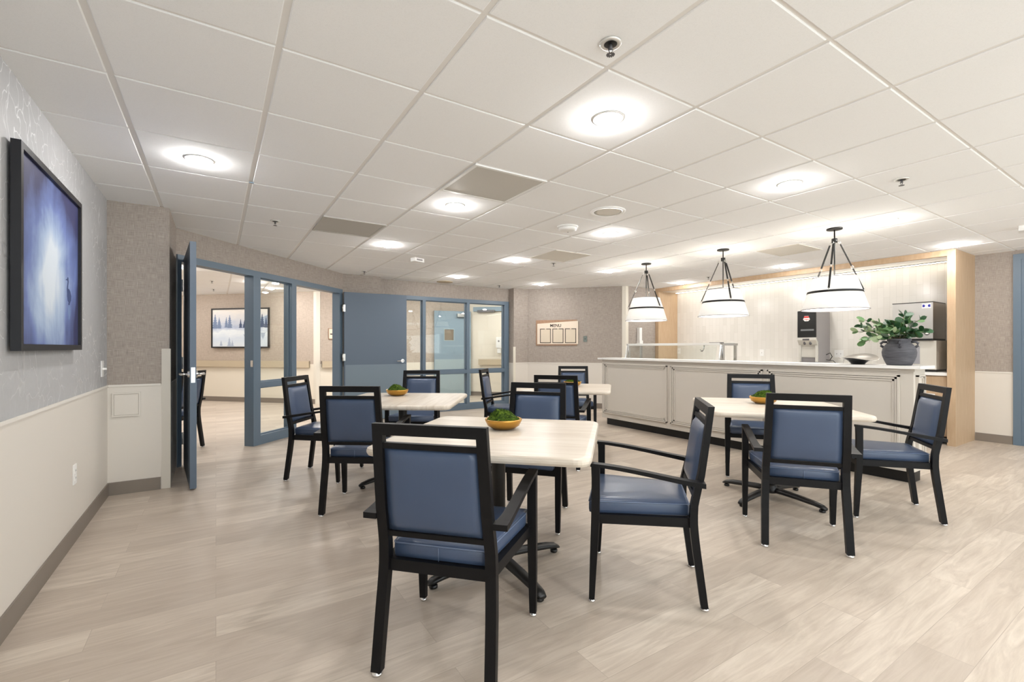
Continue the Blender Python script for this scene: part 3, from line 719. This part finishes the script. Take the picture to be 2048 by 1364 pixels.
t = thing('smoke_detector', 'round white smoke detector between the ceiling speaker and vents', 'smoke detector', (2.969,3.605,CZ))
MB().lathe([(.105,0),(.105,-.012),(.10,-.014)], n=36).build('base', 'white_plastic', t)
MB().lathe([(.094,-.0145),(.09,-.036),(.07,-.044),(.02,-.046)], n=36).build('cover', 'white_plastic', t)
MB().lathe([(.006,-.0455),(.006,-.048)], (.03,.03,0), 10).build('indicator', 'dark_grey_plastic', t)
for (x, y, a, lab) in ((2.313,6.0,20,'small white box sensor on the ceiling before the back wall'), (6.83,1.13,10,'white ceiling sensor box near the blue door frame')):
    t = thing('ceiling_sensor', lab, 'sensor', (x,y,CZ), R(a))
    MB().box(-.08,.08,-.045,.045,-.05,0,0,.008).build('housing', 'white_plastic', t)
    MB().box(-.05,.05,-.047,-.044,-.035,-.012).build('slot', 'grey_panel', t)
tag(MB().box(.205,.235,3.885,3.90,CZ-.006,CZ-.0005,0,.002).build('ceiling_clip', 'corridor_blue'), 'tiny blue clip on a ceiling grid bar', 'clip')

# ------------------------------------------------------------------ wall fittings
def strokes(b, poly, y, mi, zf=None):
    if zf: poly = [(x, .262+(z-.2)*zf) for x, z in poly]
    b.loft([[(x,y,z) for x, z in poly], [(x,y-.0006,z) for x, z in poly]], mi)
# heron picture
t = thing('heron_picture', 'large black framed picture of a heron in blue mist on the patterned wall', 'picture', (XL+.012,3.37,1.205), facing(1,0))
w, h = 1.08, .915; b = MB()
for (x0,x1,z0,z1) in ((-w/2,w/2,0,.03),(-w/2,w/2,h-.03,h),(-w/2,-w/2+.03,.03,h-.03),(w/2-.03,w/2,.03,h-.03)): b.box(x0,x1,-.034,0,z0,z1,0,.003)
b.build('picture_frame', 'frame_black', t)
b = MB(); b.box(-w/2+.03,w/2-.03,-.02,-.001,.03,h-.03)
bx, bz = .30, .30
strokes(b, [(bx-.055+.03,bz-.055),(bx-.035+.03,bz-.075),(bx+.0+.02,bz-.08),(bx+.045,bz-.045),(bx+.052,bz+.0),(bx+.03,bz+.045),(bx-.0,bz+.068),(bx-.02,bz+.065),(bx-.033,bz+.04),(bx-.038,bz-.01)], -.02, 1, .57)
strokes(b, [(bx-.036,bz+.02),(bx-.02,bz+.05),(bx-.016,bz+.10),(bx-.005,bz+.14),(bx-.012,bz+.178),(bx-.028,bz+.182),(bx-.036,bz+.165),(bx-.075,bz+.142),(bx-.036,bz+.148),(bx-.026,bz+.135),(bx-.034,bz+.1),(bx-.044,bz+.06)], -.02, 1, .57)
strokes(b, [(bx-.012,bz-.078),(bx+.02,bz-.078),(bx+.012,bz-.1),(bx-.008,bz-.1)], -.02, 1, .57)
strokes(b, [(bx-.02,bz-.105),(bx+.03,bz-.105),(bx+.035,bz-.16),(bx+.02,bz-.24),(bx-.01,bz-.25),(bx-.025,bz-.16)], -.02, 2, .57)
b.build('print', ['heron_sky','bird','bird_reflection'], t)
# misty lake picture in the corridor
ap = Vector((-.065,12.576)); aq = Vector((1.008,11.503)); mid = (ap+aq)/2 + Vector((-s2,-s2))*.008
t = thing('lake_picture', 'black framed misty lake and pine tree picture in the corridor', 'picture', (mid.x,mid.y,1.21), facing(-s2,-s2))
w, h = (aq-ap).length, .895; b = MB()
for (x0,x1,z0,z1) in ((-w/2,w/2,0,.03),(-w/2,w/2,h-.03,h),(-w/2,-w/2+.03,.03,h-.03),(w/2-.03,w/2,.03,h-.03)): b.box(x0,x1,-.03,0,z0,z1,0,.003)
b.build('picture_frame', 'frame_black', t)
b = MB(); b.box(-w/2+.03,w/2-.03,-.018,-.001,.03,h-.03); rr = random.Random(5)
def pine(cx, zb, ht, wd, mi, flip=1):
    pts = [(cx,zb+flip*ht)]; n = 6
    Lf, Rt = [], []
    for i in range(1, n+1):
        z = zb+flip*ht*(1-i/n); hw = wd*(i/n)*rr.uniform(.75,1.1)
        Lf += [(cx-hw,z+flip*.01),(cx-hw*.55,z)]; Rt += [(cx+hw,z+flip*.01),(cx+hw*.55,z)]
    strokes(b, pts+Rt+list(reversed(Lf)), -.018, mi)
strokes(b, [(-.1,.5),(.15,.53),(.3,.57),(.5,.64),(w/2-.03,.74),(w/2-.03,.5)], -.0175, 3)
for cx, zb, ht, wd, mi in ((-.66,.44,.33,.09,1),(-.55,.44,.26,.08,1),(-.36,.46,.24,.07,1),(-.27,.45,.30,.09,1),(.02,.45,.2,.06,2),(.12,.45,.17,.06,2),(.2,.45,.22,.07,2),(.58,.46,.3,.1,2),(.68,.45,.26,.06,2)): pine(cx, zb, ht, wd, mi)
for cx, zb, ht, wd in ((-.5,.05,.12,.05),(-.28,.04,.2,.07),(-.2,.04,.14,.05),(.14,.3,-.1,.06),(.6,.34,-.16,.09)): pine(cx, zb, ht, wd, 3)
b.build('print', ['misty_lake','tree_far','tree_near','tree_mist'], t)
# handrails
def handrail(p, q, n, label, z0=.785, z1=.925):
    p, q, n = Vector(p), Vector(q), Vector(n).normalized()
    t = thing('handrail', label, 'handrail', ((p.x+q.x)/2,(p.y+q.y)/2,z0), facing(n.x,n.y)); l = (q-p).length/2
    MB().box(-l,l,-.075,-.02,0,z1-z0,0,.012,3).build('rail', 'handrail_beige', t)
    MB().box(-l+.01,l-.01,-.02,-.005,.02,z1-z0-.02).build('bracket', 'handrail_beige', t)
    for s in (-1, 1): MB().box(s*l-.02*(s>0)-0*.02, s*l+.02*(s<0), -.077,-.018,-.002,z1-z0+.002,0,.01,2).build('end_cap', 'handrail_beige', t)
handrail((-2.9,15.498), (1.72,10.793), (-s2,-s2), 'long beige handrail under the misty lake picture')
handrail((1.93,10.69), (3.0,10.69), (0,-1), 'beige handrail just past the corridor corner guard')
handrail((5.62,10.32), (7.4,8.54), (-s2,-s2), 'beige handrail under the soap dispenser')
# corridor blue door and header seen through the window
t = thing('door_4', 'pale blue corridor door with a small window and closer', 'door', (4.53,10.62,0), R(-14), kind='structure')
b = MB(); b.box(0,.25,0,.045,.01,2.13); b.box(.48,.92,0,.045,.01,2.13); b.box(.25,.48,0,.045,.01,1.40); b.box(.25,.48,0,.045,1.67,2.13); b.build('door_leaf', 'corridor_blue', t)
MB().box(.01,.91,-.004,0,.03,.93).build('kick_plate', 'corridor_blue_pale', t)
MB().box(.25,.48,.015,.02,1.40,1.67).build('pane', 'dim_pane', t)
b = MB()
for (x0,x1,z0,z1) in ((.235,.495,1.385,1.40),(.235,.495,1.67,1.685),(.235,.25,1.40,1.67),(.48,.495,1.40,1.67)): b.box(x0,x1,-.006,.0,z0,z1)
b.build('vision_frame', 'corridor_blue_pale', t)
MB().box(.56,.85,-.09,-.002,1.98,2.06,0,.006).build('door_closer', 'brushed_steel', t)
t = thing('door_frame', 'blue corridor door header with a closer arm', 'door frame', (5.6,10.33,2.13), facing(-s2,-s2), kind='structure')
MB().box(-.12,1.6,-.06,-.002,0,.11,0,.003).build('header', 'corridor_blue', t); MB().box(.0,.45,-.10,-.06,-.03,.03,0,.004).build('closer_arm', 'dark_grey_plastic', t)
# soap dispenser
sx = Vector((5.995,9.935)); 
t = thing('soap_dispenser', 'white soap dispenser on the cream corridor wall', 'dispenser', (sx.x,sx.y,1.08), facing(-s2,-s2))
MB().box(-.065,.065,-.11,-.001,.13,.40,0,.025,3).build('cover', 'white_plastic', t); MB().box(-.04,.04,-.09,-.001,.0,.128,0,.01,2).build('nozzle_base', 'white_plastic', t)
MB().lathe([(.022,-.004),(.022,.004)], (0,0,0), 16).build('sight_glass', 'grey_panel', t).location = (0,-.1105,.30)
t.children[-1].rotation_euler = (R(90),0,0)
# room sign
t = thing('room_sign', 'small framed room sign past the corridor corner guard', 'sign', (2.15,10.68,1.40), 0)
MB().box(-.08,.08,-.012,0,0,.24,0,.002).build('sign_frame', 'sign_wood', t); MB().box(-.066,.066,-.014,-.012,.014,.226).build('sign_face', 'sign_cream', t); MB().box(-.045,.03,-.0148,-.014,.10,.125).build('lettering', 'sign_ink', t)

# left wall plates, access panel
t = thing('light_switch', 'white light switch plate on the patterned wall near the corner', 'switch', (XL+.001,4.79,.99), facing(1,0))
MB().box(-.036,.036,-.007,0,0,.125,0,.003).build('plate', 'white_plastic', t); MB().box(-.008,.008,-.03,-.006,.055,.07,0,.002).build('toggle', 'white_plastic', t)
t = thing('power_outlet', 'white power outlet low on the cream panelling under the heron picture', 'outlet', (XL+.005,3.93,.362), facing(1,0))
MB().box(-.037,.037,-.006,0,0,.122,0,.003).build('plate', 'white_plastic', t)
for z in (.022,.068): MB().box(-.017,.017,-.008,-.005,z,z+.03,0,.003).box(-.008,-.005,-.0085,-.0078,z+.012,z+.022,1).box(.005,.008,-.0085,-.0078,z+.012,z+.022,1).build('socket', ['white_plastic','dark_grey_plastic'], t)
t = thing('access_panel', 'square cream access panel in the lower wall beside the open door', 'access panel', (-.629,4.995,.645), 0)
b = MB()
for (x0,x1,z0,z1) in ((-.093,.093,0,.012),(-.093,.093,.188,.2),(-.093,-.081,.012,.188),(.081,.093,.012,.188)): b.box(x0,x1,-.012,0,z0,z1,0,.001,1)
b.build('panel_frame', 'wainscot', t); MB().box(-.079,.079,-.006,0,.014,.186,0,.001,1).build('panel_door', 'wainscot', t)

# menu board
def on_menu(k_): p = MP+Md*k_; return p+Mn*.002
c = on_menu(.60); rm = facing(Mn.x, Mn.y)
t = thing('menu_board', 'wooden menu board with three empty sheet frames', 'menu board', (c.x,c.y,1.262), rm)
MB().box(-.425,.425,-.014,0,0,.522,0,.001,1).build('backing', 'sign_wood', t)
MB().loft([[(-.395,y,.026),(.45,y,.026),(.45,y,.498),(-.395,y,.448)] for y in (-.024,-.014)], 0).build('board_face', 'sign_cream', t)
for x in (-.335, -.075, .185):
    b = MB(); f = .012; wd, ht = .225, .295; z = .05
    for (x0,x1,z0,z1) in ((x,x+wd,z,z+f),(x,x+.1,z+ht-f,z+ht),(x+.13,x+wd,z+ht-f,z+ht),(x,x+f,z+f,z+ht-f),(x+wd-f,x+wd,z+f,z+ht-f)): b.box(x0,x1,-.030,-.024,z0,z1,0)
    ff = b.build('sheet_frame', 'sign_ink', t); MB().box(x+f,x+wd-f,-.026,-.024,z+f,z+ht-f).build('sheet', 'sign_sheet', ff)
text('MENU', 'lettering', .085, (-.01,-.0256,.405), (R(90),0,0), 'sign_ink', t)
c = on_menu(1.19)
t = thing('wall_plate', 'small grey-green metal plate with a key switch beside the menu board', 'wall plate', (c.x,c.y,1.335), rm)
MB().box(-.036,.036,-.007,0,0,.116,0,.003).build('plate', 'plate_steel', t); MB().box(-.008,.008,-.012,-.007,.05,.066,0,.002).build('key_switch', 'black_plastic', t)

# ------------------------------------------------------------------ machines and decor on the counters
t = thing('coffee_dispenser', 'tall black and grey coffee dispenser on the back worktop', 'coffee machine', (7.78,3.60,.9055), facing(-1,0))
W = .135; H = .90
MB().loft([[(x,y,z) for y, z in ((.0,.45),(.0,.89),(.43,.89),(.43,.0),(.06,.0),(.06,.33),(.04,.40))] for x in (-W,W)], 0, .004).build('housing', 'grey_panel', t)
fp = MB().box(-W+.002,W-.002,-.018,-.001,.47,.885,0,.006).build('front_panel', 'black_plastic', t)
b = MB(); b.loft([[(x*.05,y,.765+z*.045) for x, z in ((-1,-.3),(-.7,.5),(-.6,.9),(.6,.9),(.7,.5),(1,-.3),(.5,-.9),(-.5,-.9))] for y in (-.0195,-.018)], 0)
b.loft([[(x*.04,y,.775+z*.03) for x, z in ((-1,0),(-.8,.9),(.8,.9),(1,0))] for y in (-.0205,-.0195)], 1)
b.build('logo', ['logo_white','logo_red'], fp)
text('Folgers', 'logo_lettering', .027, (0,-.0206,.752), (R(90),0,0), 'logo_red', fp)
MB().box(-.085,.105,-.0195,-.018,.575,.60).build('control_strip', 'screen_text', fp)
sh = MB(); sh.loft([[(x,y,z) for y, z in ((-.02,.47),(-.02,.43),(.02,.36),(.055,.33),(.055,.40),(.0,.45),(.0,.47))] for x in (-W,W)], 0, .003); 
for s in (-1, 1): sh.box(s*W-.028*(s>0), s*W+.028*(s<0), .02,.055,.09,.35,0,.008)
sh.build('spout_hood', 'pale_plastic', t)
MB().box(-W+.03,W-.03,.05,.056,.16,.33,0,.002).build('splash_panel', 'pale_plastic', t)
for x in (-.04,.045): MB().lathe([(.016,.04),(.018,.0),(.008,-.015)], (x,.01,.37), 12).build('spout', 'dark_grey_plastic', t)
MB().box(-.055,.04,-.026,-.02,.425,.452,0,.003).build('badge', 'dark_grey_plastic', t)
MB().box(-W,W,-.03,.06,0,.085,0,.004).build('drip_tray', 'dark_grey_plastic', t)
b = MB(); b.tube([(.14,.30,.20),(.18,.34,.23),(.20,.36,.17),(.16,.38,.12)], .006, 8); b.tube([(.14,.30,.12),(.22,.34,.11),(.27,.42,.02),(.30,.455,.012),(.33,.46,.17)], .005, 8); b.build('power_cord', 'black_plastic', t)

t = thing('ice_machine', 'stainless ice and water dispenser beside the oak column', 'ice machine', (7.75,2.295,.9055), facing(-1,0))
hd = MB().box(-.21,.21,0,.46,.43,.90,0,.004).build('ice_maker_head', 'brushed_steel', t)
MB().box(-.213,.213,-.004,.463,.898,.908).box(-.212,.212,-.006,.46,.405,.43).build('dark_trim', 'black_plastic', hd)
b = MB(); b.box(.10,.19,-.0015,0,.825,.885,0); 
for s in (-1, 1): b.loft([[(.145+s*x,y,z) for x, z in ((.012,.855),(.02,.872),(.04,.872),(.04,.838),(.02,.838))] for y in (-.0025,-.0015)], 1)
for dx_, dz_ in ((0,0),(.007,.008),(-.007,.008),(.007,-.008),(-.007,-.008),(0,.014),(0,-.014)): b.box(.145+dx_-.002,.145+dx_+.002,-.0025,-.0015,.855+dz_-.002,.855+dz_+.002,1)
b.build('logo', ['logo_white','logo_blue'], hd)
b = MB(); b.lathe([(.028,0),(.028,.0015)], n=20); b.box(-.016,.016,-.012,.014,.0015,.0025,1); o = b.build('sticker', ['dark_grey_plastic','logo_white'], hd); o.location = (.15,0,.50); o.rotation_euler = (R(90),0,0)
lb = MB().box(-.225,.235,.03,.45,.03,.404,0,.004).build('dispenser_body', 'pale_plastic', t)
MB().box(-.06,.07,.026,.03,.10,.33,0,.002).build('control_label', 'grey_label', lb)
MB().box(-.01,.02,.0245,.026,.245,.275).box(-.02,.025,.0245,.026,.15,.185).build('label_icons', 'logo_blue', lb)
MB().box(-.02,.025,.0245,.026,.187,.215).build('label_icons', 'logo_white', lb)
MB().box(.236,.238,.08,.43,.06,.26).build('side_grille', 'vent_mesh', lb)
MB().box(-.08,.04,.0,.03,.0,.05,0,.003).box(-.22,.23,.03,.44,0,.03).build('drip_tray', 'black_plastic', t)

# vase and greenery
VX, VY, VZ = 5.30, 1.665, 1.0575
t = thing('stoneware_vase', 'dark grey ribbed stoneware vase on the counter end', 'vase', (VX,VY,VZ))
MB().lathe([(.086,0),(.092,.004),(.108,.04),(.124,.085),(.127,.12),(.119,.16),(.099,.19),(.083,.205),(.080,.215),(.088,.228),(.090,.238),(.082,.243),(.074,.235),(.072,.2),(.05,.19)], n=40).build('vase_body', 'stoneware', t)
for q in range(4):
    a = R(90*q+200); ca, sa = cos(a), sin(a)
    MB().tube([(ca*.112,sa*.112,.165),(ca*.130,sa*.130,.178),(ca*.132,sa*.132,.20),(ca*.115,sa*.115,.215),(ca*.083,sa*.083,.212)], .011, 8).build('handle', 'stoneware', t)
t = thing('eucalyptus_arrangement', 'spray of round eucalyptus leaves standing in the grey vase', 'greenery', (VX,VY,VZ+.2))
rr = random.Random(11)
rgt = Vector((cos(-.5695), sin(-.5695), 0)); dep = Vector((sin(.5695), cos(.5695), 0))
def leafmesh(b, p, d, r, mi):
    d = d.normalized(); a = d.cross(Vector((rr.uniform(-1,1),rr.uniform(-1,1),rr.uniform(-1,1)))).normalized(); n = d.cross(a)
    pts = []
    for i in range(10):
        u = 2*pi*i/10; pts.append(p + d*(r*1.1+r*1.12*-cos(u)) + a*(r*.92*sin(u)) + n*(abs(sin(u))*r*.14))
    cpt = p + d*r*1.1 - n*r*.1
    cv = b.bm.verts.new(cpt); vs = [b.bm.verts.new(x) for x in pts]
    for i in range(10):
        f = b.bm.faces.new((cv, vs[i], vs[(i+1)%10])); f.material_index = mi; f.smooth = True
stems = [(-.38,.18,.02,0),(-.36,.06,-.05,1),(-.30,.25,.06,1),(-.26,.02,.1,1),(-.14,.22,-.06,0),(-.1,.14,.1,0),(-.02,.2,.05,2),(.05,.24,-.04,0),(.1,.3,.05,0),(.22,.25,.0,0),(.17,.13,-.08,0),(.06,.1,-.1,0),(-.2,.12,-.1,1),(-.42,.12,.0,2),(.12,.06,.08,0)]
for (sx_, sz, sd, tone) in stems:
    b = MB(); sx_, sz = sx_*.9, sz*.88; e = rgt*sx_ + dep*sd + Vector((0,0,sz)); m1 = rgt*sx_*.35 + dep*sd*.4 + Vector((0,0,sz*.35+.10))
    pts = []
    for i in range(9):
        u = i/8; pts.append(Vector((rr.uniform(-.01,.01),rr.uniform(-.01,.01),-.03))*(1-u)**2 + m1*2*u*(1-u) + e*u*u)
    b.tube([tuple(p) for p in pts], .0022, 5, 0)
    for i in range(3, 9):
        p = pts[i]; dr = (pts[i]-pts[i-1]).normalized()
        for s in (-1, 1):
            if rr.random() < .12: continue
            side = dr.cross(Vector((0,0,1))); side = (side if side.length > .1 else rgt).normalized()*s
            mi = {0:(1,1,1,2),1:(2,1,2,3),2:(3,2,1,3)}[tone][rr.randrange(4)]
            leafmesh(b, p, side*rr.uniform(.5,1.1)+dr*rr.uniform(.2,.9)+Vector((0,0,rr.uniform(-.6,.7))), rr.uniform(.021,.036), mi)
    leafmesh(b, pts[-1], pts[-1]-pts[-2], rr.uniform(.024,.034), 1 if tone == 0 else 2)
    b.build('stem', ['twig','leaf_dark','leaf_mid','leaf_pale'], t)
# sculptural bowl
t = thing('wavy_bowl', 'black and silver wavy sculptural bowl on the counter', 'bowl', (5.29,1.985,VZ))
b = MB(); n = 48; lo = []
def wave(f, a, z): return z + f*f*(.022*cos(a-R(25)) + .016*sin(2*a+R(100)))
for f, z in ((.30,.0),(.34,.004),(.5,.035),(.75,.058),(1.0,.068)): lo.append([(.19*f*cos(2*pi*i/n), .16*f*sin(2*pi*i/n), wave(f if f > .4 else 0,2*pi*i/n,z)) for i in range(n)])
b.loft(lo, 0, cap=False, smooth=True); b.poly([p for p in reversed(lo[0])], 0); b.build('bowl_shell', 'black_glaze', t)
b = MB(); lo = []
for f, z in ((1.0,.0685),(.97,.070),(.7,.058),(.4,.036),(.1,.026)): lo.append([(.19*f*cos(2*pi*i/n), .16*f*sin(2*pi*i/n), wave(f if f > .4 else 0,2*pi*i/n,z)) for i in range(n)])
b.loft(lo, 0, cap=False, smooth=True); b.poly(lo[-1]); b.build('bowl_lining', 'brushed_steel', t)
# outlets on tiles
for (y, z, lab, wd) in ((4.569,1.07,'pale power outlet on the tiles between the pendants','one'), (3.351,1.065,'double power outlet on the tiles beside the coffee dispenser','two'), (6.334,1.09,'pale power outlet on the tiles beside the oak panel','one')):
    t = thing('power_outlet', lab, 'outlet', (NB-.001,y,z), facing(-1,0)); hw = .036 if wd == 'one' else .062
    MB().box(-hw,hw,-.006,0,0,.116,0,.003).build('plate', 'white_plastic', t)
    for x in ((0,) if wd == 'one' else (-.028,.028)): MB().box(x-.013,x+.013,-.008,-.005,.04,.07,0,.003).box(x-.004,x+.004,-.009,-.008,.05,.062,1).build('socket', ['white_plastic','dark_grey_plastic'], t)
# waste bin behind the counter end
t = thing('waste_bin', 'dark bin with a pale liner behind the counter end', 'bin', (7.40,2.16,0))
MB().loft([[(x*f,y*f,z) for x, y in rrect(.17,.14,.04,4)] for f, z in ((.82,0),(1,.60),(1.05,.605),(1.05,.63),(.98,.63),(.9,.3))], 0).build('body', 'dark_grey_plastic', t)
MB().loft([[(x*f,y*f,z) for x, y in rrect(.17,.14,.04,4)] for f, z in ((1.07,.585),(1.075,.64),(.99,.642),(.97,.56))], 0, cap=False).build('liner', 'white_plastic', t)

# ------------------------------------------------------------------ world, camera
w = bpy.data.worlds.new('World'); scene.world = w; w.use_nodes = True
w.node_tree.nodes['Background'].inputs[0].default_value = (.93,.97,1.0,1)
w.node_tree.nodes['Background'].inputs[1].default_value = 2.3
cam = bpy.data.cameras.new('Camera'); co = bpy.data.objects.new('Camera', cam); COL.objects.link(co)
cam.sensor_width = 36; cam.lens = 925/2048*36; cam.shift_y = (695-682)/2048; cam.clip_start = .02
co.location = (0,0,CH); co.rotation_euler = (R(90),0,-.5695); scene.camera = co
vs = scene.view_settings; vs.view_transform = 'Standard'; vs.look = 'None'; vs.gamma = 1; vs.use_curve_mapping = False; vs.exposure = 0.66
cy = scene.cycles
cy.use_denoising = True; cy.max_bounces = 10; cy.diffuse_bounces = 6; cy.glossy_bounces = 4; cy.transparent_max_bounces = 12; cy.sample_clamp_indirect = 6; cy.caustics_reflective = False; cy.caustics_refractive = False
cy.use_light_tree = True
